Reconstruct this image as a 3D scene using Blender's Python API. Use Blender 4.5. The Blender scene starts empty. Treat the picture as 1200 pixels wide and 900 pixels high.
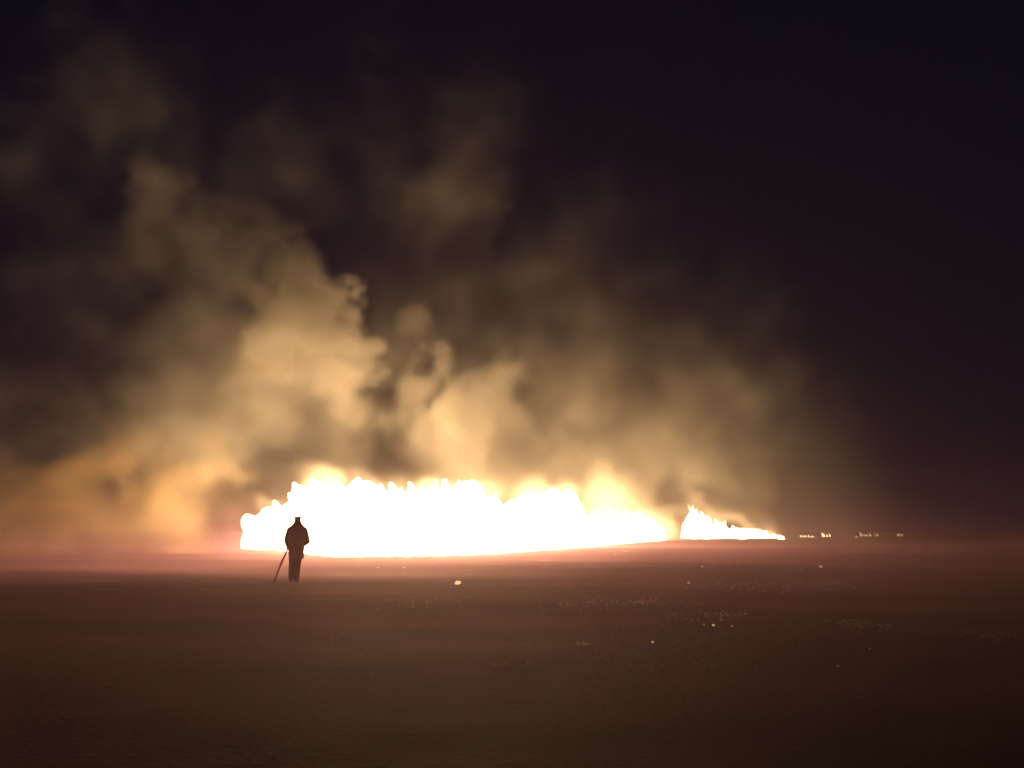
import bpy, bmesh, math, random
import numpy as np
from mathutils import Vector, Matrix

random.seed(7)
rng = np.random.default_rng(11)
scene = bpy.context.scene
COL = scene.collection

# ------------------------------------------------------------------ camera
CAM_H, FPX = 1.45, 906.0                       # eye height (m), focal length in pixels of a 1200 px wide frame
PITCH = math.atan(172 / FPX)                   # looks up: the horizon lies 172 px under the middle
cam_d = bpy.data.cameras.new('camera')
cam_d.sensor_width = 36.0
cam_d.lens = 36.0 * FPX / 1200
cam_d.clip_start, cam_d.clip_end = 0.1, 5000
cam = bpy.data.objects.new('camera', cam_d)
cam.location = (0, 0, CAM_H)
cam.rotation_euler = (math.pi / 2 + PITCH, 0, 0)
COL.objects.link(cam)
scene.camera = cam

# ------------------------------------------------------------------ night sky, exposure, sampling
world = bpy.data.worlds.new('World')
scene.world = world
world.use_nodes = True
bg = world.node_tree.nodes['Background']
bg.inputs['Color'].default_value = (0.19, 0.15, 0.62, 1)
bg.inputs['Strength'].default_value = 0.012
scene.view_settings.view_transform = 'Standard'
scene.view_settings.look = 'None'
scene.view_settings.exposure = 0.0
scene.view_settings.gamma = 1.0
cy = scene.cycles
cy.use_denoising = True
cy.denoiser = 'OPENIMAGEDENOISE'
cy.denoising_input_passes = 'RGB_ALBEDO_NORMAL'
cy.use_adaptive_sampling = True
cy.adaptive_threshold = 1.0        # an even sample count everywhere denoises cleanly
cy.adaptive_min_samples = 60
cy.max_bounces = 5
cy.diffuse_bounces = 2
cy.glossy_bounces = 2
cy.volume_bounces = 2
cy.volume_step_rate = 2.5
cy.volume_max_steps = 512
cy.sample_clamp_indirect = 6.0

FLAME_RGB, FLAME_L = (1.0, 0.65, 0.29), 27.0

# ------------------------------------------------------------------ helpers
def smooth(x, a, b):
    t = np.clip((x - a) / (b - a), 0, 1)
    return t * t * (3 - 2 * t)

def ray(px, py):
    x, y = (px - 600) / FPX, (450 - py) / FPX
    return Vector((x, math.cos(PITCH) - y * math.sin(PITCH), math.sin(PITCH) + y * math.cos(PITCH)))

def at(px, py, Y):
    d = ray(px, py)
    return Vector((0, 0, CAM_H)) + d * (Y / d.y)

_H = rng.random((256, 256)).astype(np.float64)
def vnoise(x, y):
    x, y = np.asarray(x, float), np.asarray(y, float)
    xi, yi = np.floor(x).astype(int), np.floor(y).astype(int)
    u, v = x - xi, y - yi
    u, v = u * u * (3 - 2 * u), v * v * (3 - 2 * v)
    h = lambda i, j: _H[i & 255, j & 255]
    return (h(xi, yi) * (1 - u) + h(xi + 1, yi) * u) * (1 - v) + (h(xi, yi + 1) * (1 - u) + h(xi + 1, yi + 1) * u) * v - .5

def ground_z(x, y):
    x, y = np.asarray(x, float), np.asarray(y, float)
    z = -0.06 * (1 - smooth(y - .25 * np.maximum(x + 4, 0), 11, 25))
    z = z + .07 * vnoise(x / 9 + 3, y / 6) * smooth(y, 3, 14)
    z = z + .020 * vnoise(x / 2.2, y / 1.7 + 9) + .012 * vnoise(x / .5 + 40, y / .45)
    return z

def on_ground(px, py):
    d = ray(px, py)
    z = 0.0
    for _ in range(12):
        t = (z - CAM_H) / d.z
        z = .5 * z + .5 * float(ground_z(d.x * t, d.y * t))
    return Vector((d.x * t, d.y * t, z))

def mat(name):
    m = bpy.data.materials.new(name)
    m.use_nodes = True
    return m, m.node_tree, m.node_tree.nodes['Principled BSDF']

def link(name, me, m=None, parent=None):
    o = bpy.data.objects.new(name, me)
    COL.objects.link(o)
    if m: me.materials.append(m)
    if parent: o.parent = parent
    return o

def empty(name, loc):
    o = bpy.data.objects.new(name, None)
    o.location = loc
    o.empty_display_size = .2
    COL.objects.link(o)
    return o

def tag(o, label=None, cat=None, group=None, kind=None):
    for k, v in (('label', label), ('category', cat), ('group', group), ('kind', kind)):
        if v: o[k] = v
    return o

def shade_smooth(me):
    me.polygons.foreach_set('use_smooth', [True] * len(me.polygons))

# ------------------------------------------------------------------ materials
def ground_material():
    m, nt, b = mat('field_soil')
    n, l = nt.nodes, nt.links
    tc = n.new('ShaderNodeTexCoord')
    mp = n.new('ShaderNodeMapping'); mp.inputs['Scale'].default_value = (.12, .35, .3)
    l.new(tc.outputs['Object'], mp.inputs['Vector'])
    a = n.new('ShaderNodeTexNoise'); a.inputs['Scale'].default_value = 1.0; a.inputs['Detail'].default_value = 5
    l.new(mp.outputs['Vector'], a.inputs['Vector'])
    r = n.new('ShaderNodeValToRGB')
    r.color_ramp.elements[0].position, r.color_ramp.elements[0].color = .36, (.050, .015, .025, 1)
    r.color_ramp.elements[1].position, r.color_ramp.elements[1].color = .68, (.13, .040, .064, 1)
    l.new(a.outputs['Fac'], r.inputs['Fac'])
    f = n.new('ShaderNodeTexNoise'); f.inputs['Scale'].default_value = 14; f.inputs['Detail'].default_value = 6
    l.new(tc.outputs['Object'], f.inputs['Vector'])
    mx = n.new('ShaderNodeMix'); mx.data_type = 'RGBA'; mx.blend_type = 'OVERLAY'; mx.inputs[0].default_value = .7
    l.new(r.outputs['Color'], mx.inputs[6]); l.new(f.outputs['Fac'], mx.inputs[7])
    l.new(mx.outputs[2], b.inputs['Base Color'])  # soil tone x fine grain
    bu = n.new('ShaderNodeBump'); bu.inputs['Strength'].default_value = .35; bu.inputs['Distance'].default_value = .04
    l.new(f.outputs['Fac'], bu.inputs['Height']); l.new(bu.outputs['Normal'], b.inputs['Normal'])
    b.inputs['Roughness'].default_value = .85; b.inputs['Specular IOR Level'].default_value = .2
    return m

def flame_material():
    m, nt, b = mat('fire')
    n, l = nt.nodes, nt.links
    n.remove(b)
    e = n.new('ShaderNodeEmission')
    e.inputs['Color'].default_value = (*FLAME_RGB, 1)
    at_ = n.new('ShaderNodeAttribute'); at_.attribute_name = 'burning'
    mul = n.new('ShaderNodeMath'); mul.operation = 'MULTIPLY'; mul.inputs[1].default_value = FLAME_L
    l.new(at_.outputs['Fac'], mul.inputs[0]); l.new(mul.outputs[0], e.inputs['Strength'])
    l.new(e.outputs[0], n['Material Output'].inputs['Surface'])
    return m

def cloth(name, col, rough=.9):
    m, nt, b = mat(name)
    n, l = nt.nodes, nt.links
    f = n.new('ShaderNodeTexNoise'); f.inputs['Scale'].default_value = 60
    r = n.new('ShaderNodeValToRGB')
    r.color_ramp.elements[0].color = (*[c * .7 for c in col], 1)
    r.color_ramp.elements[1].color = (*[c * 1.3 for c in col], 1)
    l.new(f.outputs['Fac'], r.inputs['Fac']); l.new(r.outputs['Color'], b.inputs['Base Color'])
    b.inputs['Roughness'].default_value = rough
    return m

M_GROUND, M_FIRE = ground_material(), flame_material()

# ------------------------------------------------------------------ ground
def build_ground():
    near = 1.5 * 1.018 ** np.arange(0, 300)
    ys = np.concatenate([[-60, -20, -6, -2, 0], near[near < 300], [330, 400, 520, 700, 900]])
    u = np.linspace(-1, 1, 361)
    U, Yg = np.meshgrid(u, ys)
    half = np.maximum(np.abs(Yg) * .95 + 6, 60) * 1.0
    half = np.where(Yg > 300, 620, half)
    half = np.where(Yg < 0, 60, half)
    # columns crowd towards the middle, where the view is
    s = np.sign(U) * (np.abs(U) * .45 + .55 * np.abs(U) ** 3)
    X = s * np.where((Yg > 0) & (Yg < 300), np.abs(Yg) * 1.1 + 14, half)
    Z = ground_z(X, Yg)
    n0, n1 = X.shape
    v = np.stack([X, Yg, Z], -1).reshape(-1, 3)
    i = np.arange(n0 * n1).reshape(n0, n1)
    f = np.stack([i[:-1, :-1], i[:-1, 1:], i[1:, 1:], i[1:, :-1]], -1).reshape(-1, 4)
    me = bpy.data.meshes.new('ground')
    me.from_pydata(v.tolist(), [], f.tolist())
    shade_smooth(me)
    return tag(link('ground', me, M_GROUND), 'dark burnt field lit from behind by the fire', kind='structure')
build_ground()

# ------------------------------------------------------------------ unburnt straw clump, and straw laid as light streaks
def blades(name, roots, heights, lean, width, m):
    n = len(roots)
    a = rng.uniform(0, 2 * np.pi, n)
    side = np.stack([np.cos(a), np.sin(a), np.zeros(n)], -1) * width[:, None] * .5
    tip = roots + np.stack([lean[:, 0], lean[:, 1], heights], -1)
    mid = roots + np.stack([lean[:, 0] * .35, lean[:, 1] * .35, heights * .6], -1)
    v = np.stack([roots - side, roots + side, mid + side * .7, mid - side * .7, tip], 1).reshape(-1, 3)
    k = np.arange(n)[:, None] * 5
    f = np.concatenate([k + 0, k + 1, k + 2, k + 3], 1).tolist() + np.concatenate([k + 3, k + 2, k + 4], 1).tolist()
    me = bpy.data.meshes.new(name)
    me.from_pydata(v.tolist(), [], f)
    return link(name, me, m)

def build_straw():
    m, nt, b = mat('pale_straw')
    b.inputs['Base Color'].default_value = (.42, .34, .24, 1); b.inputs['Roughness'].default_value = .7
    tr = nt.nodes.new('ShaderNodeBsdfTranslucent'); tr.inputs['Color'].default_value = (.55, .45, .34, 1)      # thin dry stalks let the firelight through
    ms = nt.nodes.new('ShaderNodeMixShader'); ms.inputs[0].default_value = .6
    nt.links.new(b.outputs[0], ms.inputs[1]); nt.links.new(tr.outputs[0], ms.inputs[2])
    nt.links.new(ms.outputs[0], nt.nodes['Material Output'].inputs['Surface'])
    c = on_ground(598, 781)
    n = 260
    p = np.stack([rng.normal(0, .085, n), rng.normal(0, .05, n), rng.uniform(0, .03, n)], -1)
    L = rng.normal(0, 1, (n, 2)) * (.07, .03)
    o = blades('straw_clump', p, rng.uniform(.0, .045, n), L, rng.uniform(.004, .009, n), m)
    o.location = c
    tag(o, 'small pale clump of unburnt straw lying low on the dark field', 'straw')
    P, H, L = [], [], []  # pale blades added to stand for sheen and lit ridges on the ground
    for (px, py, wp, n) in ((735, 663, 70, 900), (880, 688, 90, 900), (965, 685, 60, 500), (690, 708, 60, 500), (755, 706, 30, 200), (1005, 731, 45, 300),
                            (683, 756, 14, 90), (560, 668, 80, 700), (840, 722, 50, 260), (640, 657, 60, 500), (930, 668, 60, 500), (1040, 672, 60, 400), (500, 707, 60, 300), (1150, 745, 40, 200)):
        c = on_ground(px, py); q = c.y / FPX
        n = int(n * .45); x = c.x + rng.normal(0, wp * .38 * q, n); y = c.y + rng.normal(0, wp * .38 * q, n) * 1.5 + .5 * (x - c.x)
        P.append(np.stack([x, y, ground_z(x, y) + rng.uniform(0, .015, n)], -1)); H.append(rng.uniform(0, .04, n)); L.append(rng.normal(0, 1, (n, 2)) * (.09, .05))
    P, H, L = np.concatenate(P), np.concatenate(H), np.concatenate(L)
    tag(blades('sheen_straw', P, H, L, rng.uniform(.005, .011, len(H)), m), 'thin pale streaks of straw added as sheen on the burnt field', kind='stuff')
build_straw()

# ------------------------------------------------------------------ fire
def tongue(bm, lay, base, h, w, lean, seed, rings=9, seg=9, heat=1.0, pointed=False):
    """One flame: a lumpy tapered column with a bent axis and a pinched top."""
    r_ = random.Random(seed)
    ph = [r_.uniform(0, 6.28) for _ in range(4)]
    prev = None
    for k in range(rings + 1):
        t = math.sin(k / rings * math.pi / 2) if k < rings else 1.0
        rad = w * .5 * (math.sqrt(max(1 - t ** 2.6, 0)) * (.88 + .2 * math.sin(5 * t + ph[0])) + .02)
        if pointed: rad *= (1 - t) ** .5 + .05
        cx = base[0] + lean[0] * t * t * h + .16 * w * math.sin(6 * t + ph[1]) * t
        cy_ = base[1] + lean[1] * t * t * h + .10 * w * math.cos(5 * t + ph[2]) * t
        z = base[2] - .1 + (h + .1) * t
        ring = []
        for j in range(seg):
            a = 2 * math.pi * j / seg
            q = rad * (1 + .22 * math.sin(2 * a + ph[3] + 4 * t) + .13 * math.sin(3 * a - 7 * t + ph[1]))
            v = bm.verts.new((cx + q * math.cos(a), cy_ + .7 * q * math.sin(a), z + .10 * w * math.sin(a * 2 + ph[2]) * t * (1 - t)))
            v[lay] = heat * (1.0 - .55 * t ** 3)
            ring.append(v)
        if prev:
            for j in range(seg):
                f = bm.faces.new((prev[j], prev[(j + 1) % seg], ring[(j + 1) % seg], ring[j])); f.smooth = True
        else:
            bm.faces.new(ring[::-1])
        prev = ring
    bm.faces.new(prev)

def flame_mesh(name, specs, **kw):
    bm = bmesh.new()
    lay = bm.verts.layers.float.new('burning')
    for s in specs: tongue(bm, lay, *s, **kw)
    me = bpy.data.meshes.new(name)
    bm.to_mesh(me); bm.free()
    return me

def fire_front(name, label, base_line, top_line, step, group, bed=.84):
    """A burning front: base_line and top_line are outlines (px, py) of the photograph; the base line stands on the ground."""
    bx, by = zip(*base_line); tx, ty = zip(*top_line)
    x0, x1 = bx[0], bx[-1]
    mid = (x0 + x1) / 2
    p0 = on_ground(mid, float(np.interp(mid, bx, by)))
    root = tag(empty(name, p0), label, 'fire', group)
    px, k = x0, 0
    pts = []
    while px <= x1:
        b = on_ground(px, float(np.interp(px, bx, by)))
        top = at(px, float(np.interp(px, tx, ty)), b.y).z
        pts.append((b, max(top - b.z, .3), px))
        s = b.y / FPX                                    # metres per photo pixel there
        h = max(top - b.z, .3) * (1.0 if k % 3 == 0 else random.choice((random.uniform(.6, .8), random.uniform(.8, .95), 1.0)))
        w = random.choice((14, 20, 28, 40) if bed > .7 and px < 690 else (8, 12, 18, 24) if bed > .7 else (5, 7, 10, 14)) * random.uniform(.85, 1.2) * s
        w = min(w, h * 1.1)
        me = flame_mesh('flame', [((0, 0, 0), h, w, (random.uniform(-.22, .10), random.uniform(-.05, .05)), k + 5)], pointed=random.random() < (.15 if bed > .7 else .65))
        o = link('flame', me, M_FIRE, root)
        o.location = b + Vector((0, random.uniform(.3, 1.6) + w * .35, 0)) - p0
        px += step * random.uniform(.8, 1.2); k += 1
    for q in range(26 if bed > .7 else 12):                       # low flames licking out on the near side of the front
        fx = random.uniform(x0, x0 + (x1 - x0) * (.55 if bed > .7 else 1.0))
        b = on_ground(fx, float(np.interp(fx, bx, by)) + random.uniform(-.2, 1.6) ** 1)
        s = b.y / FPX
        h = random.uniform(2, 7) * s
        o = link('flame', flame_mesh('flame', [((0, 0, 0), h, h * random.uniform(.8, 2.2), (-.2, 0), 800 + q)], rings=6, seg=7, heat=.35), M_FIRE, root)
        o.location = b - p0
    # the low bed of fire from which the tongues rise
    bm = bmesh.new(); lay = bm.verts.layers.float.new('burning')
    prof = [(-.5, -.1), (-.55, .25), (-.4, bed * .74), (0, bed), (.4, bed * .74), (.55, .25), (.5, -.1)]
    prev = None
    for i, (b, h, _) in enumerate(pts):
        d = (pts[min(i + 1, len(pts) - 1)][0] - pts[max(i - 1, 0)][0]); d.z = 0; d.normalize()
        nrm = Vector((d.y, -d.x, 0))
        th = min(1.6, h * .6)
        row = []
        for (u, v) in prof:
            p = b + Vector((0, 1.0, 0)) + nrm * u * th * random.uniform(.8, 1.2) + Vector((0, 0, v * h * random.uniform(.85, 1.15) if v > 0 else -.1))
            vv = bm.verts.new(p - p0); vv[lay] = 1.0; row.append(vv)
        if prev:
            for j in range(len(prof) - 1):
                f = bm.faces.new((prev[j], prev[j + 1], row[j + 1], row[j])); f.smooth = True
        else: bm.faces.new(row[::-1])
        prev = row
    bm.faces.new(prev)
    me = bpy.data.meshes.new('flame_bed'); bm.to_mesh(me); bm.free()
    link('flame_bed', me, M_FIRE, root)
    return root, pts

BASE1 = [(292, 643), (330, 644.5), (352, 647), (400, 652.5), (430, 652), (540, 650), (600, 646.5), (690, 640), (770, 633.5), (782, 632.5)]
TOP1 = [(292, 602), (318, 588), (345, 574), (352, 564), (385, 557), (402, 557), (407, 575), (420, 574), (433, 562), (455, 561), (470, 567), (500, 560),
        (545, 560), (560, 562), (575, 572), (592, 585), (610, 582), (635, 573), (655, 571), (677, 572), (682, 590), (692, 596), (720, 598), (755, 599), (770, 610), (782, 626)]
front1, PTS1 = fire_front('fire_front', 'long wall of blinding flames across the field right behind the standing person', BASE1, TOP1, 5.0, 'burning fronts')
BASE2 = [(807, 631), (860, 630.8), (918, 630.5)]
TOP2 = [(806, 617), (809, 604), (813, 592), (816, 590), (824, 597), (832, 600), (850, 610), (868, 619), (890, 619), (905, 624), (918, 628)]
front2, PTS2 = fire_front('fire_front', 'shorter wedge of flames tapering off beyond the gap past the big wall of fire', BASE2, TOP2, 2.6, 'burning fronts', .42)

SMALL = [  # (px, py base, height px, [offsets px], label)
    (911, 631.5, 3.5, [-2, 1.5], 'tiny low flame under the thin tip of the shorter fire'),
    (922, 632.0, 3.0, [-2, 2], 'tiny low flame just past the thin tip of the shorter fire'),
    (944, 629.5, 4.5, [-5, -2, 1, 4, 8], 'short row of low flames, first one past the tip of the shorter fire'),
    (968, 629.0, 6.0, [-4, -1, 2, 5], 'bright little flame between the low row and the dim far fires'),
    (1003, 630.0, 3.0, [-1, 1.5], 'small orange flame beside the dim smoking far fires'),
    (1012, 628.5, 6.0, [-2, 1, 3], 'thin smoking far flame, first of the two far fires near the dark'),
    (1022, 628.5, 5.0, [-6, -2, 3, 7], 'wide low smoking far flame beside the thin one'),
    (1054, 628.5, 5.5, [-3, 0, 3], 'last lone flame at the dark far end of the fire line'),
]
for i, (px, py, hp, offs, lab) in enumerate(SMALL):
    b = on_ground(px, py); s = b.y / FPX
    root = tag(empty('small_flame', b), lab, 'flame', 'small flames along the far fire line')
    for j, o_ in enumerate(offs):
        me = flame_mesh('flame', [((0, 0, 0), hp * s * random.uniform(.45, 1), random.uniform(1.6, 3.6) * s, (-.3, 0), 300 + i * 9 + j)], rings=6, seg=7, pointed=True, heat=[.03, .04, .10, .14, .025, .03, .02, .025][i])
        f = link('flame', me, M_FIRE, root)
        f.location = (o_ * s, random.uniform(-.5, .5), 0)

# ------------------------------------------------------------------ person with a stick
def loft(bm, rings, seg=20):
    prev = None
    for (cx, cy_, cz, rx, ry) in rings:
        ring = [bm.verts.new((cx + rx * math.cos(2 * math.pi * j / seg), cy_ + ry * math.sin(2 * math.pi * j / seg), cz)) for j in range(seg)]
        if prev:
            for j in range(seg): bm.faces.new((prev[j], prev[(j + 1) % seg], ring[(j + 1) % seg], ring[j]))
        else: bm.faces.new(ring[::-1])
        prev = ring
    bm.faces.new(prev)

def limb(bm, pts, seg=14):
    """Tapered tube through (x, y, z, r) with round ends."""
    P = [Vector(p[:3]) for p in pts]; R = [p[3] for p in pts]
    d0 = (P[1] - P[0]).normalized(); d1 = (P[-1] - P[-2]).normalized()
    P = [P[0] - d0 * R[0] * .8] + P + [P[-1] + d1 * R[-1] * .8]; R = [R[0] * .5] + R + [R[-1] * .5]
    prev = None
    for k in range(len(P)):
        d = (P[min(k + 1, len(P) - 1)] - P[max(k - 1, 0)]).normalized()
        a = d.orthogonal().normalized()
        if prev_a_ok(k): a = (last[0] - d * last[0].dot(d)).normalized()
        last[0] = a
        b = d.cross(a)
        ring = [bm.verts.new(P[k] + (a * math.cos(2 * math.pi * j / seg) + b * math.sin(2 * math.pi * j / seg)) * R[k]) for j in range(seg)]
        if prev:
            for j in range(seg): bm.faces.new((prev[j], prev[(j + 1) % seg], ring[(j + 1) % seg], ring[j]))
        else: bm.faces.new(ring[::-1])
        prev = ring
    bm.faces.new(prev)
last = [None]
def prev_a_ok(k): return k > 0

def ball(bm, c, r):
    mtx = Matrix.Translation(c) @ Matrix.Diagonal((*r, 1))
    bmesh.ops.create_uvsphere(bm, u_segments=18, v_segments=12, radius=1, matrix=mtx)

def remeshed(name, bm, m, parent, voxel, smooth_n=4):
    bmesh.ops.recalc_face_normals(bm, faces=bm.faces)
    me = bpy.data.meshes.new(name); bm.to_mesh(me); bm.free()
    o = link(name, me, m, parent)
    r = o.modifiers.new('remesh', 'REMESH'); r.mode = 'VOXEL'; r.voxel_size = voxel; r.use_smooth_shade = True
    s = o.modifiers.new('smooth', 'SMOOTH'); s.iterations = smooth_n; s.factor = .5
    return o

M_JACKET = cloth('jacket_cloth', (.060, .050, .045))
M_TROUSER = cloth('trouser_cloth', (.045, .045, .055))
M_CAP = cloth('cap_cloth', (.05, .045, .04))
M_SKIN, _, _b = mat('skin'); _b.inputs['Base Color'].default_value = (.42, .26, .19, 1); _b.inputs['Roughness'].default_value = .55
M_BOOT, _, _b = mat('boot_leather'); _b.inputs['Base Color'].default_value = (.03, .025, .02, 1); _b.inputs['Roughness'].default_value = .5

PS = 1.045
FEET = on_ground(344.5, 682.5)
GZ = float(ground_z(FEET.x, FEET.y))

def build_person():
    root = tag(empty('person', FEET), 'person in cap and loose dark jacket standing on the field facing the flames', 'person', None)
    # seen from behind: +x is the picture's right, +y faces the fire.  x = 0 is the line of the feet
    LS, RS = (-.185, .00, 1.43), (.215, .00, 1.42)                  # shoulders
    LE, LW = (-.275, .04, 1.14), (-.258, .13, .945)                  # left elbow, wrist at the stick
    RE, RW = (.325, -.02, 1.09), (.12, .20, .98)                    # right elbow out, hand before the belly
    bm = bmesh.new()
    # ---- body: pelvis, trunk, neck, head, arms, legs in one surface
    loft(bm, [(.01, 0, .84, .14, .10), (.01, 0, .92, .17, .12), (.01, 0, 1.05, .145, .105), (.01, 0, 1.22, .165, .115), (.015, 0, 1.38, .175, .11), (.015, 0, 1.46, .12, .085), (.015, .01, 1.50, .06, .06)])
    limb(bm, [(.012, .00, 1.46, .055), (.005, .03, 1.56, .052)])
    ball(bm, (.003, .065, 1.645), (.076, .098, .115))                  # bowed a little towards the fire
    ball(bm, (.003, .100, 1.590), (.052, .065, .060))                  # jaw
    ball(bm, (.003, .168, 1.625), (.013, .018, .024))                  # nose
    for s in (-1, 1):
        ball(bm, (.003 + s * .078, .060, 1.635), (.012, .020, .032))   # ears
        ball(bm, (.003 + s * .032, .150, 1.655), (.014, .010, .010))   # eyes
    ball(bm, (.003, .158, 1.583), (.024, .010, .009))                  # mouth
    for S, E, W in ((LS, LE, LW), (RS, RE, RW)):
        limb(bm, [(*S, .055), (*[(a + b) / 2 for a, b in zip(S, E)], .048), (*E, .040), (*[(a + b) / 2 for a, b in zip(E, W)], .036), (*W, .027)])
    # left hand closed round the stick: palm, four fingers of unequal length, thumb
    hx, hy, hz = -.268, .150, .890
    ball(bm, (hx + .012, hy - .012, hz + .012), (.022, .032, .045))
    for k, (ln, dz) in enumerate(((.95, .030), (1.0, .010), (.96, -.010), (.85, -.028))):
        pts = []
        for q in range(5):
            a = math.radians(-60 + 62 * q * ln)
            pts.append((hx - .026 * math.sin(a) - .006, hy + .026 * math.cos(a), hz + dz - .002 * q, .0085 - .0005 * q))
        limb(bm, pts, 8)
    limb(bm, [(hx + .015, hy - .02, hz + .035, .011), (hx - .01, hy - .03, hz + .045, .010), (hx - .03, hy - .012, hz + .046, .0085)], 8)
    # right hand resting before the belly, half curled
    px_, py_, pz_ = RW[0] - .05, RW[1] + .02, RW[2] - .01
    ball(bm, (px_, py_, pz_), (.045, .017, .038))
    for k, (ln, dz) in enumerate(((.070, .027), (.078, .009), (.072, -.009), (.058, -.027))):
        limb(bm, [(px_ - .035, py_ + .002, pz_ + dz, .009), (px_ - .035 - ln * .5, py_ + .006, pz_ + dz * 1.1, .0085), (px_ - .035 - ln * .8, py_ - .008, pz_ + dz * 1.1 - .004, .008), (px_ - .035 - ln * .85, py_ - .025, pz_ + dz - .006, .007)], 8)
    limb(bm, [(px_ + .01, py_ - .004, pz_ + .03, .011), (px_ - .02, py_ - .018, pz_ + .052, .010), (px_ - .045, py_ - .022, pz_ + .056, .0085)], 8)
    LEG = {-1: ((-.085, .00, .90), (-.095, .035, .50), (-.088, .00, .09)), 1: ((.095, .00, .90), (.070, .04, .50), (.066, .01, .09))}
    for s, (H, K, A) in LEG.items():
        limb(bm, [(*H, .085), (*[(a + b) / 2 for a, b in zip(H, K)], .072), (*K, .055), (K[0], K[1] - .03, .36, .054), (*A, .036)])
        ball(bm, (A[0], A[1] + .07, .045), (.042, .12, .035))
    remeshed('body', bm, M_SKIN, root, .006, 3)
    # ---- jacket: hangs loose from the shoulders, one surface with sleeves, hem and stand-up collar
    bm = bmesh.new()
    loft(bm, [(.033, .00, .632, .203, .152), (.032, .00, .66, .204, .153), (.02, .00, .78, .215, .165), (.015, .00, .93, .222, .165), (.02, .00, 1.08, .225, .165),
              (.02, -.01, 1.25, .232, .165), (.018, -.01, 1.37, .228, .155), (.018, -.005, 1.45, .212, .145), (.014, .00, 1.51, .185, .135), (.010, .02, 1.565, .140, .120), (.006, .035, 1.625, .098, .104), (.004, .045, 1.665, .086, .100)])
    ball(bm, (.01, -.075, 1.52), (.105, .07, .075))                   # hood lying on the back
    for S, E, W in ((LS, LE, LW), (RS, RE, RW)):
        limb(bm, [(*S, .085), (*[a * .5 + b * .5 for a, b in zip(S, E)], .082), (*E, .078), (*[a * .45 + b * .55 for a, b in zip(E, W)], .066), (*[a * .12 + b * .88 for a, b in zip(E, W)], .052)])
    for q in range(9):                                                  # slack folds at waist and elbows
        a = random.uniform(math.pi, 2 * math.pi)
        z = random.uniform(.72, 1.3)
        limb(bm, [(.02 + .20 * math.cos(a), .15 * math.sin(a), z, .022), (.02 + .21 * math.cos(a + .5), .155 * math.sin(a + .5), z - .07, .026), (.02 + .2 * math.cos(a + .9), .15 * math.sin(a + .9), z - .09, .018)], 8)
    o = remeshed('jacket', bm, M_JACKET, root, .011, 4)
    # ---- trousers
    bm = bmesh.new()
    loft(bm, [(.01, 0, .74, .160, .12), (.01, 0, .88, .175, .13), (.01, 0, 1.0, .17, .125)])
    for s, (H, K, A) in LEG.items():
        limb(bm, [(H[0], H[1], .84, .108), (*[(a + b) / 2 for a, b in zip(H, K)], .098), (K[0], K[1], .48, .080), (K[0] * .98, K[1] - .02, .33, .080), (A[0], A[1], .17, .076), (A[0], A[1], .10, .072)])
        for q in range(5):
            z = random.uniform(.14, .6)
            limb(bm, [(K[0] - .06, K[1] - .055, z, .02), (K[0], K[1] - .075, z - .03, .022), (K[0] + .06, K[1] - .05, z - .02, .018)], 8)
    remeshed('trousers', bm, M_TROUSER, root, .011, 4)
    # ---- boots
    for s, (H, K, A) in LEG.items():
        bm = bmesh.new()
        limb(bm, [(A[0], A[1], .16, .055), (A[0], A[1], .06, .050)])
        ball(bm, (A[0], A[1] + .085, .045), (.050, .135, .045))
        ball(bm, (A[0], A[1] - .02, .045), (.047, .06, .045))
        remeshed('boot', bm, M_BOOT, root, .01, 2)
    # ---- flat-topped cap with a peak
    bm = bmesh.new()
    loft(bm, [(.003, .058, 1.655, .086, .104), (.003, .056, 1.69, .088, .106), (.003, .053, 1.735, .094, .110), (.003, .052, 1.768, .098, .112), (.003, .052, 1.780, .090, .104)])
    cap = remeshed('cap', bm, M_CAP, root, .008, 2)
    bm = bmesh.new()
    loft(bm, [(.003, .165, 1.655, .070, .065), (.003, .167, 1.663, .072, .067)])
    me = bpy.data.meshes.new('peak'); bm.to_mesh(me); bm.free()
    link('peak', me, M_CAP, cap)
    return root, Vector((hx, hy, hz))

person, HAND = build_person()
person.location.z = GZ
person.scale = (PS, PS, PS)

M_STICK, _nt, _b = mat('stick_wood'); _b.inputs['Base Color'].default_value = (.07, .045, .03, 1); _b.inputs['Roughness'].default_value = .8
def build_stick():
    foot = at(320.5, 681.0, FEET.y - .05)
    foot = Vector((foot.x, FEET.y - .05, float(ground_z(foot.x, FEET.y - .05)) - .01))
    top = FEET + HAND * PS; top.z = GZ + HAND.z * PS
    ax = (top - foot)
    top = foot + ax * 1.07
    bm = bmesh.new()
    pts = []
    for k in range(9):
        t = k / 8
        p = foot.lerp(top, t) - foot
        pts.append((p.x + .006 * math.sin(9 * t), p.y + .006 * math.cos(7 * t), p.z, .028 + .003 * math.sin(14 * t) - .003 * t))
    limb(bm, pts, 10)
    me = bpy.data.meshes.new('walking_stick'); bm.to_mesh(me); bm.free(); shade_smooth(me)
    o = link('walking_stick', me, M_STICK); o.location = foot
    tag(o, 'rough wooden stick leaning out from the hand of the standing person', 'stick')
build_stick()

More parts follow.
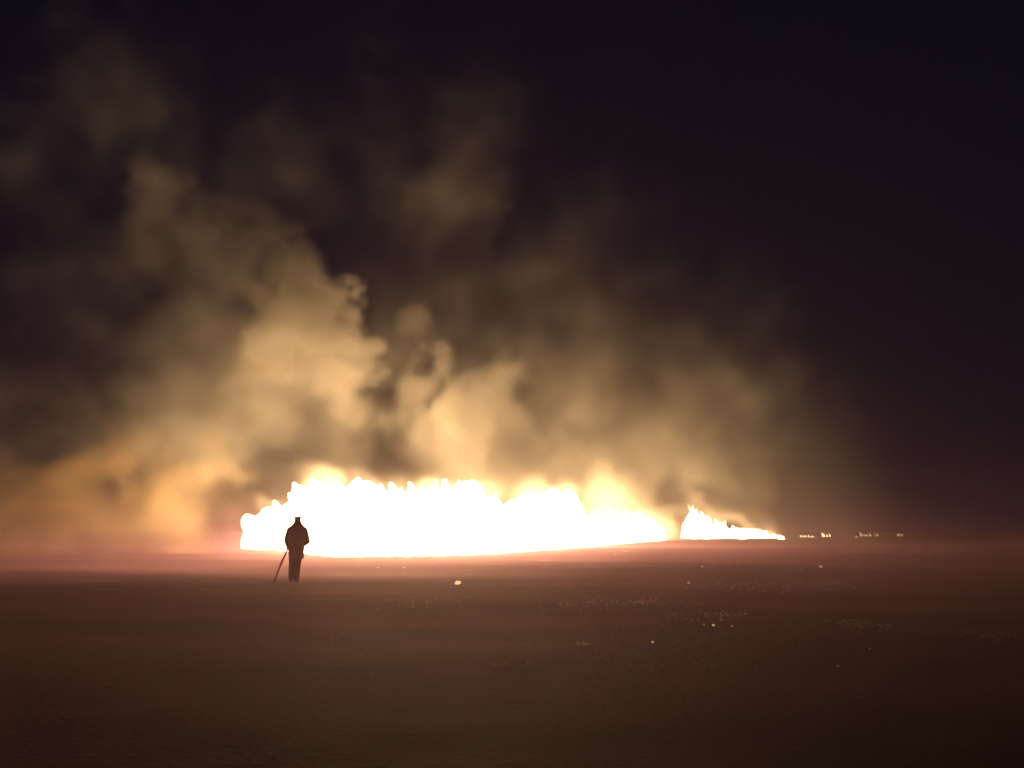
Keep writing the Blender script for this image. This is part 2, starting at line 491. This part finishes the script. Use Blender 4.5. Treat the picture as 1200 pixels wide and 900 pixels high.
# ------------------------------------------------------------------ embers
def ember_mesh(seed, s, glow):
    r_ = random.Random(seed)
    bm = bmesh.new(); lay = bm.verts.layers.float.new('burning')
    bmesh.ops.create_icosphere(bm, subdivisions=2, radius=1)
    for v in bm.verts:
        n = .65 + .7 * r_.random()
        v.co = Vector((v.co.x * n * s * .55, v.co.y * n * s * .4, max(v.co.z * n * s * .34 + s * .2, -.01)))
        v[lay] = glow * (.3 + .7 * r_.random())
    me = bpy.data.meshes.new('ember'); bm.to_mesh(me); bm.free()
    return me
EMBERS = [(536, 685, 7, 'largest glowing ember lying alone on the field below the big wall of flames'),
          (443, 666, 4, 'faint ember below the bright bulge of the fire, left one of a pair'), (474, 666, 4, 'faint ember below the bright bulge of the fire, right one of a pair'),
          (637, 657.5, 3.5, 'faint ember below the notch in the middle of the long fire'), (721, 650.5, 3.5, 'small ember left of the bright one below the end of the long fire'),
          (733, 646.5, 4.5, 'bright ember close below the end of the long fire'), (767, 646, 3, 'small ember below the very tip of the long fire'),
          (823, 665, 3.5, 'ember in the dark field below the left edge of the shorter fire'), (807, 684, 4, 'ember further down the field below the gap between the two fires'),
          (962, 665, 4.5, 'bright lone ember on the dark ground far to the right'), (903, 640, 3, 'small ember just below the tip of the shorter fire'),
          (865, 661, 2.5, 'dim ember below the middle of the shorter fire'), (836, 734, 4, 'larger of two embers low in the dark field'), (858, 735, 3, 'smaller of two embers low in the dark field'),
          (765, 754, 4, 'dim ember low in the dark field left of the pair'), (825, 733, 2.5, 'tiny ember beside the pair low in the dark field'),
          (982, 782, 2.5, 'dim ember lowest and furthest out in the dark field'), (1019, 761, 2.2, 'tiny dim ember in the darkest part of the field')]
for i, (px, py, s, lab) in enumerate(EMBERS):
    p = on_ground(px, py)
    o = link('ember', ember_mesh(50 + i, (.72 if i else .95) * s * p.y / FPX, .022 * s ** 1.3 / 4), M_FIRE)
    o.location = p + Vector((0, 0, .012))
    o.rotation_euler = (0, 0, random.uniform(-.6, .6))
    tag(o, lab, 'ember', 'embers scattered over the burnt field')

# ------------------------------------------------------------------ smoke
def bspline_matrix(n, cells):
    x = np.linspace(0, cells, n, endpoint=False); i = np.floor(x).astype(int); f = x - i
    W = np.zeros((n, cells + 3), np.float32); r = np.arange(n)
    W[r, i] += (1 - f) ** 3 / 6; W[r, i + 1] += (3 * f ** 3 - 6 * f ** 2 + 4) / 6
    W[r, i + 2] += (-3 * f ** 3 + 3 * f ** 2 + 3 * f + 1) / 6; W[r, i + 3] += f ** 3 / 6
    return W

SMOKE_SEED = 6
smoke_rng = np.random.default_rng(SMOKE_SEED)
class Grid:
    """A box of voxels; its density array becomes a real volume through a Volume Cube node."""
    def __init__(self, lo, hi, step):
        self.lo, self.hi = np.array(lo, float), np.array(hi, float)
        self.N = np.ceil((self.hi - self.lo) / np.array(step)).astype(int) + 1
        self.ax = [np.linspace(self.lo[k], self.hi[k], self.N[k], dtype=np.float32) for k in range(3)]
    def noise(self, sx, sy=None, sz=None):
        """Smooth random field of unit spread; sx, sy, sz = feature size in metres."""
        size = (sx, sy or sx, sz or sx)
        Ws = [bspline_matrix(self.N[k], max(2, int((self.hi[k] - self.lo[k]) / size[k]))) for k in range(3)]
        g = smoke_rng.standard_normal([w.shape[1] for w in Ws]).astype(np.float32)
        for W in Ws: g = np.tensordot(g, W, axes=([0], [1]))
        return np.ascontiguousarray(g / g.std())
    def xyz(self):
        return self.ax[0][:, None, None], self.ax[1][None, :, None], self.ax[2][None, None, :]
    def build(self, name, D, m, label):
        D = np.where(D < .0002, 0, np.clip(D, 0, 2)).astype(np.float32)
        N, lo, hi = self.N, self.lo, self.hi
        me = bpy.data.meshes.new(name)
        me.vertices.add(D.size)
        me.vertices.foreach_set('co', np.stack(np.meshgrid(*self.ax, indexing='ij'), -1).astype(np.float32).ravel())
        a = me.attributes.new('thickness', 'FLOAT', 'POINT')
        a.data.foreach_set('value', D.ravel())
        g = bpy.data.node_groups.new(name + '_grid', 'GeometryNodeTree')
        g.interface.new_socket('Geometry', in_out='INPUT', socket_type='NodeSocketGeometry')
        g.interface.new_socket('Geometry', in_out='OUTPUT', socket_type='NodeSocketGeometry')
        n, l = g.nodes, g.links
        gi, go = n.new('NodeGroupInput'), n.new('NodeGroupOutput')
        vc = n.new('GeometryNodeVolumeCube')
        vc.inputs['Min'].default_value = lo; vc.inputs['Max'].default_value = hi
        for k, q in enumerate('XYZ'): vc.inputs['Resolution ' + q].default_value = int(N[k])
        def vm(op, a_, b_=None):
            c = n.new('ShaderNodeVectorMath'); c.operation = op
            l.new(a_, c.inputs[0])
            if b_ is not None: c.inputs[1].default_value = b_
            return c.outputs[0]
        def im(op, a_, b_):
            c = n.new('FunctionNodeIntegerMath'); c.operation = op
            for k, q in enumerate((a_, b_)):
                if isinstance(q, int): c.inputs[k].default_value = q
                else: l.new(q, c.inputs[k])
            return c.outputs[0]
        p = vm('SUBTRACT', n.new('GeometryNodeInputPosition').outputs[0], lo)
        p = vm('MULTIPLY', p, [(N[k] - 1) / (hi[k] - lo[k]) for k in range(3)])
        p = vm('FLOOR', vm('ADD', p, (.5, .5, .5)))
        sx = n.new('ShaderNodeSeparateXYZ'); l.new(p, sx.inputs[0])
        ijk = []
        for k in range(3):                                        # exact integers: no float rounding past 2^24
            c = n.new('FunctionNodeFloatToInt'); l.new(sx.outputs[k], c.inputs[0]); ijk.append(c.outputs[0])
        idx = im('ADD', im('MULTIPLY', im('ADD', im('MULTIPLY', ijk[0], int(N[1])), ijk[1]), int(N[2])), ijk[2])
        na = n.new('GeometryNodeInputNamedAttribute'); na.data_type = 'FLOAT'; na.inputs['Name'].default_value = 'thickness'
        si = n.new('GeometryNodeSampleIndex'); si.data_type = 'FLOAT'; si.domain = 'POINT'; si.clamp = True
        l.new(gi.outputs[0], si.inputs['Geometry']); l.new(na.outputs[0], si.inputs['Value']); l.new(idx, si.inputs['Index'])
        l.new(si.outputs[0], vc.inputs['Density'])
        sm = n.new('GeometryNodeSetMaterial'); sm.inputs['Material'].default_value = m
        l.new(vc.outputs[0], sm.inputs['Geometry']); l.new(sm.outputs[0], go.inputs[0])
        o = link(name, me, m)
        o.modifiers.new('grid', 'NODES').node_group = g
        return tag(o, label, kind='stuff')

def smoke_material(name, col, g):
    m, nt, b = mat(name)
    nt.nodes.remove(b)
    v = nt.nodes.new('ShaderNodeVolumePrincipled')
    v.inputs['Color'].default_value = (*col, 1)
    v.inputs['Density'].default_value = 1.0
    v.inputs['Anisotropy'].default_value = g
    nt.links.new(v.outputs[0], nt.nodes['Material Output'].inputs['Volume'])
    return m

# puffs: px, py, r_px, depth Y, density, softness
PUFFS = [
    # the tall bright column
    (385, 520, 62, 57, .12, .6), (402, 455, 52, 53, .6, .6), (392, 398, 48, 53, .8, .55), (400, 343, 38, 53, .8, .55), (370, 355, 42, 54, .7, .6), (420, 400, 24, 53, .7, .5), (422, 350, 20, 53, .7, .5), (424, 450, 22, 53, .6, .5), (345, 400, 48, 55, .4, .7), (345, 310, 42, 56, .25, .7), (465, 370, 70, 64, .035, .9), (460, 450, 50, 62, .05, .8),
    (340, 420, 70, 58, .20, .6), (330, 360, 60, 58, .10, .7), (440, 505, 50, 56, .14, .6), (290, 300, 70, 60, .055, .8), (235, 255, 75, 60, .045, .7), (255, 265, 40, 60, .07, .5), (330, 480, 80, 58, .16, .7),
    # second, lower columns to its right
    (500, 442, 30, 57, .24, .6), (475, 485, 42, 58, .18, .6), (512, 418, 22, 57, .28, .6), (490, 400, 30, 60, .16, .8), (545, 500, 36, 57, .26, .6), (540, 515, 48, 59, .14, .6), (550, 480, 34, 58, .24, .4), (590, 535, 45, 64, .10, .7), (630, 555, 36, 66, .10, .7), (600, 490, 70, 69, .10, .7), (650, 500, 70, 74, .09, .7), (560, 540, 40, 58, .07, .7), (700, 560, 40, 80, .14, .6), (740, 565, 36, 100, .12, .6), (500, 540, 50, 56, .08, .7),
    # broad grey mass behind
    (590, 400, 120, 86, .045, .9), (660, 440, 130, 95, .045, .9), (760, 480, 110, 110, .045, .9), (840, 540, 75, 130, .06, .8), (640, 350, 120, 95, .020, 1), (500, 310, 100, 84, .018, 1), (740, 410, 110, 110, .018, 1),
    (800, 410, 130, 115, .014, 1), (690, 300, 140, 100, .011, 1), (890, 470, 100, 135, .018, 1), (720, 540, 70, 100, .07, .7), (660, 530, 60, 86, .10, .6), (880, 560, 40, 140, .10, .6), (790, 570, 50, 125, .10, .6), (870, 590, 34, 140, .14, .6), (905, 605, 25, 148, .12, .7),
    # dim drifting smoke above
    (200, 420, 150, 66, .034, 1), (250, 370, 110, 63, .034, .9), (270, 450, 80, 58, .05, .9), (130, 330, 120, 66, .020, 1), (150, 150, 110, 64, .028, .9), (70, 80, 110, 64, .029, .9), (110, 110, 60, 64, .022, .9), (20, 190, 90, 64, .022, .9), (60, 210, 110, 66, .016, 1), (330, 200, 110, 66, .012, 1), (480, 240, 120, 66, .016, 1), (480, 150, 150, 68, .010, 1), (610, 250, 140, 82, .013, 1),
    (180, 500, 90, 62, .08, .9), (250, 520, 60, 60, .08, .8), (60, 470, 110, 66, .04, 1), (290, 540, 60, 60, .12, .7),
]
BANK = [   # low brown bank of smoke left of the fire
    (140, 538, 24, 53, .26, .5), (152, 548, 22, 53, .26, .5), (112, 575, 52, 53, .17, .6), (60, 604, 74, 53, .16, .6), (185, 592, 46, 53, .18, .6), (160, 612, 56, 52, .15, .6),
    (250, 565, 36, 56, .18, .4), (236, 598, 44, 54, .10, .5), (270, 592, 26, 58, .09, .5), (20, 580, 60, 54, .17, .7), (-50, 606, 90, 54, .16, .8), (-20, 570, 60, 56, .12, .8),
    (222, 628, 46, 50, .10, .6), (120, 636, 56, 48, .13, .8), (30, 638, 66, 48, .11, .8),
]
def billow(puff, n):
    """A cauliflower head: the puff and smaller heads budding from its surface."""
    c, r, d, soft = puff
    out = [puff]
    for _ in range(n):
        v = Vector((random.gauss(0, 1), random.gauss(0, 1), random.gauss(.35, 1))).normalized()
        q = r * random.uniform(.16, .44)
        out.append((c + v * (r * .95 - q * .35), q, d * random.uniform(.45, 1.1), soft * 1.1))
    return out

def build_smoke(lo, hi, step, puffs, warp, bumps, veil, thin, fringe=()):
    G = Grid(lo, hi, step)
    ax, N = G.ax, G.N
    wx, wy, wz = (sum(a * G.noise(q) for q, a in warp) for _ in range(3))
    bil = np.zeros(N, np.float32)
    for q, a in bumps:
        bil += a * (1 - 1.25 * np.abs(G.noise(q)))
    D = np.zeros(N, np.float32)
    first = len(puffs)
    for i, (c, r, d, soft) in enumerate(list(puffs) + list(fringe)):
        if i == first:                                        # smoke thinned over the flames to dim its glow and light the column; fringe comes after
            D *= 1 - thin * (1 - smooth(ax[2], 4, 13))[None, None, :] * smooth(ax[0], -27, -15)[:, None, None]
        R = r * 1.5 + 3
        sl = []
        for k in range(3):
            h = ax[k][1] - ax[k][0]
            i0 = int(np.clip((c[k] - R - G.lo[k]) / h, 0, N[k] - 1)); i1 = int(np.clip((c[k] + R - G.lo[k]) / h + 2, i0 + 1, N[k]))
            sl.append(slice(i0, i1))
        sl = tuple(sl)
        w = min(1, r / (4 if r > 2.5 else 1.8))
        dx = ax[0][sl[0]][:, None, None] + wx[sl] * w - c[0]
        dy = ax[1][sl[1]][None, :, None] + wy[sl] * w - c[1]
        dz = ax[2][sl[2]][None, None, :] + wz[sl] * w - c[2]
        f = 1 - np.sqrt(dx * dx + dy * dy + dz * dz) / r + .36 * bil[sl]
        den = d * smooth(f, 0, soft)
        D[sl] = np.maximum(D[sl], den) + .15 * np.minimum(D[sl], den)
    D *= np.exp(.5 * G.noise(warp[0][0] * .6) + .35 * G.noise(warp[1][0] * .55))
    X, Y, Z = G.xyz()
    # thin veil through the area, dying out upwards and past the right end of the fire
    D += veil * np.exp(-Z / 18) * smooth(-X + .42 * Y, -12, 8) * (1 + .4 * G.noise(14))
    m = min(7, (hi[2] - lo[2]) * .12)
    edge = smooth(X, lo[0], lo[0] + m) * smooth(-X, -hi[0], -hi[0] + m) * smooth(Y, lo[1], lo[1] + 4) * smooth(-Y, -hi[1], -hi[1] + m) * smooth(-Z, -hi[2], -hi[2] + m) * smooth(Z, -1, .3)
    return G, D * edge

def build_smokes():
    near, far, fringe, fringe_far = [], [], [], []
    random.seed(SMOKE_SEED)
    for (px, py, r, Y, d, sft) in PUFFS:
        p = (at(px, py, Y), r * Y / FPX, d, sft)
        if Y >= 70: p = (p[0], p[1], d * .6, sft)
        (near if Y < 70 else far).extend(billow(p, 0 if d < .03 else 14 if d >= .15 else 9))
    for pts, st in ((PTS1, 2), (PTS2, 3)):                    # smoke rising straight off the flames
        for (b, h, px) in pts[::st]:
            q = b.y / FPX
            for _ in range(2):
                c = Vector((b.x + random.uniform(-2, 2), b.y + random.uniform(1.5, 5), b.z + h * random.uniform(.95, 1.7)))
                (near if b.y < 68 else far).append((c, random.uniform(9, 20) * q, random.uniform(.015, .06), .9))
    for pts in (PTS1, PTS2):
        for (b, h, px) in pts:
            for _ in range(2):
                c = b + Vector((random.uniform(-.8, .8), random.uniform(-.3, 1.8), h * random.uniform(.86, 1.04)))
                if b.y < 68: fringe.append((c, random.uniform(.5, 1.2), random.uniform(.06, .36), .9))
                else: fringe_far.append((c, random.uniform(1.0, 2.2), random.uniform(.05, .22), .8))
    for px in (783, 788, 793, 798, 803, 807):                 # glowing smoke in the gap between the two fronts
        fringe_far.append((at(px, random.uniform(606, 627), 122), random.uniform(1.6, 2.6), .34, .9))
    for px in (793, 797, 800, 803, 806, 809):
        fringe_far.append((at(px, random.uniform(602, 626), 146), random.uniform(1.6, 3.0), .3, .9))
    for (px, py, hp, offs, lab) in SMALL[2:]:
        b = on_ground(px, py); q = b.y / FPX
        far.append((b + Vector((0, 3, 6 * q)), 9 * q, .05, .8))
    m = smoke_material('smoke', (.95, .915, .86), .25)
    G, D = build_smoke((-82, 36, -1), (40, 80, 64), (.42, .45, .42), near, ((8, 1.5), (3.6, .95), (1.7, .48), (.95, .2)), ((6, .42), (3, .42), (1.5, .36), (.9, .24)), .0014, .64, fringe)
    G.build('smoke', D, m, 'tall billowing smoke standing over the nearer flames and drifting to the left')
    bank = []
    for (px, py, r, Y, d, sft) in BANK: bank.extend(billow((at(px, py, Y), r * Y / FPX, d, sft), 12))
    G, D = build_smoke((-72, 40, -1), (-8, 68, 17), (.36, .4, .36), bank, ((6, 1.2), (2.8, .75), (1.3, .45), (.8, .25)), ((5, .42), (2.5, .4), (1.2, .32), (.8, .2)), 0, 0)
    G.build('smoke', D, smoke_material('low_smoke', (.93, .75, .53), .25), 'low lumpy bank of orange brown smoke left of the fire')
    G, D = build_smoke((-40, 66, -1), (98, 190, 62), (.9, 1.0, .9), far, ((11, 2), (5, 1.3), (2.4, .8)), ((8, .5), (4, .42), (2.2, .36)), .0016, .35, fringe_far)
    G.build('smoke', D, m, 'wide brown smoke drifting behind the farther flames')

def build_ground_smoke_veil():
    G = Grid((-62, -14, -1.2), (84, 84, 11.0), (1.0, .7, .38))
    X, Y, Z = G.xyz()
    zz = np.maximum(Z + .1, 0)
    broad = np.exp(-zz / 1.5) * np.exp(.35 * G.noise(12, 8, 4) + .2 * G.noise(5, 3, 2))  # layer added right up to the camera as lens veil, to brighten the foreground
    low = .8 * np.exp(-zz / .6) * np.exp(1.0 * G.noise(11, 3.5, 3) + .6 * G.noise(4, 1.6, .8))
    band = smooth(Y - .25 * np.maximum(X, 0) + 3.5 * G.noise(14, 7, 6), 9, 31)
    D = .0125 * broad * (.95 + .05 * smooth(Y, 4, 20)) * (.45 + .55 * smooth(X, -34, -12)) * (.35 + .65 * smooth(-X + .3 * Y, -24, 6)) + .032 * low * band * (.12 + .88 * smooth(-X + .25 * Y, -14, 12))
    D *= smooth(X, -62, -50) * smooth(-X, -84, -60) * smooth(Y, -14, -6) * smooth(-Y, -84, -62) * smooth(-Z, -11, -6) * smooth(Z, -1.1, -.5)
    G.build('ground_smoke_veil', D, smoke_material('ground_smoke_veil', (.97, .535, .74), .62), 'thin smoke lying low over the burnt ground before the fire, with an added lens veil')
build_smokes()
build_ground_smoke_veil()

# ------------------------------------------------------------------ haze
def build_haze():
    bm = bmesh.new()
    bmesh.ops.create_cube(bm, size=1, matrix=Matrix.Translation((0, 420, 33.5)) @ Matrix.Diagonal((1400, 1100, 70, 1)))
    me = bpy.data.meshes.new('haze'); bm.to_mesh(me); bm.free()
    m, nt, b = mat('haze')
    nt.nodes.remove(b)
    v = nt.nodes.new('ShaderNodeVolumePrincipled')
    v.inputs['Color'].default_value = (.92, .85, .80, 1)
    v.inputs['Density'].default_value = .00018
    v.inputs['Anisotropy'].default_value = .5
    nt.links.new(v.outputs[0], nt.nodes['Material Output'].inputs['Volume'])
    tag(link('haze', me, m), 'thin smoky haze over the whole field', kind='stuff')
build_haze()
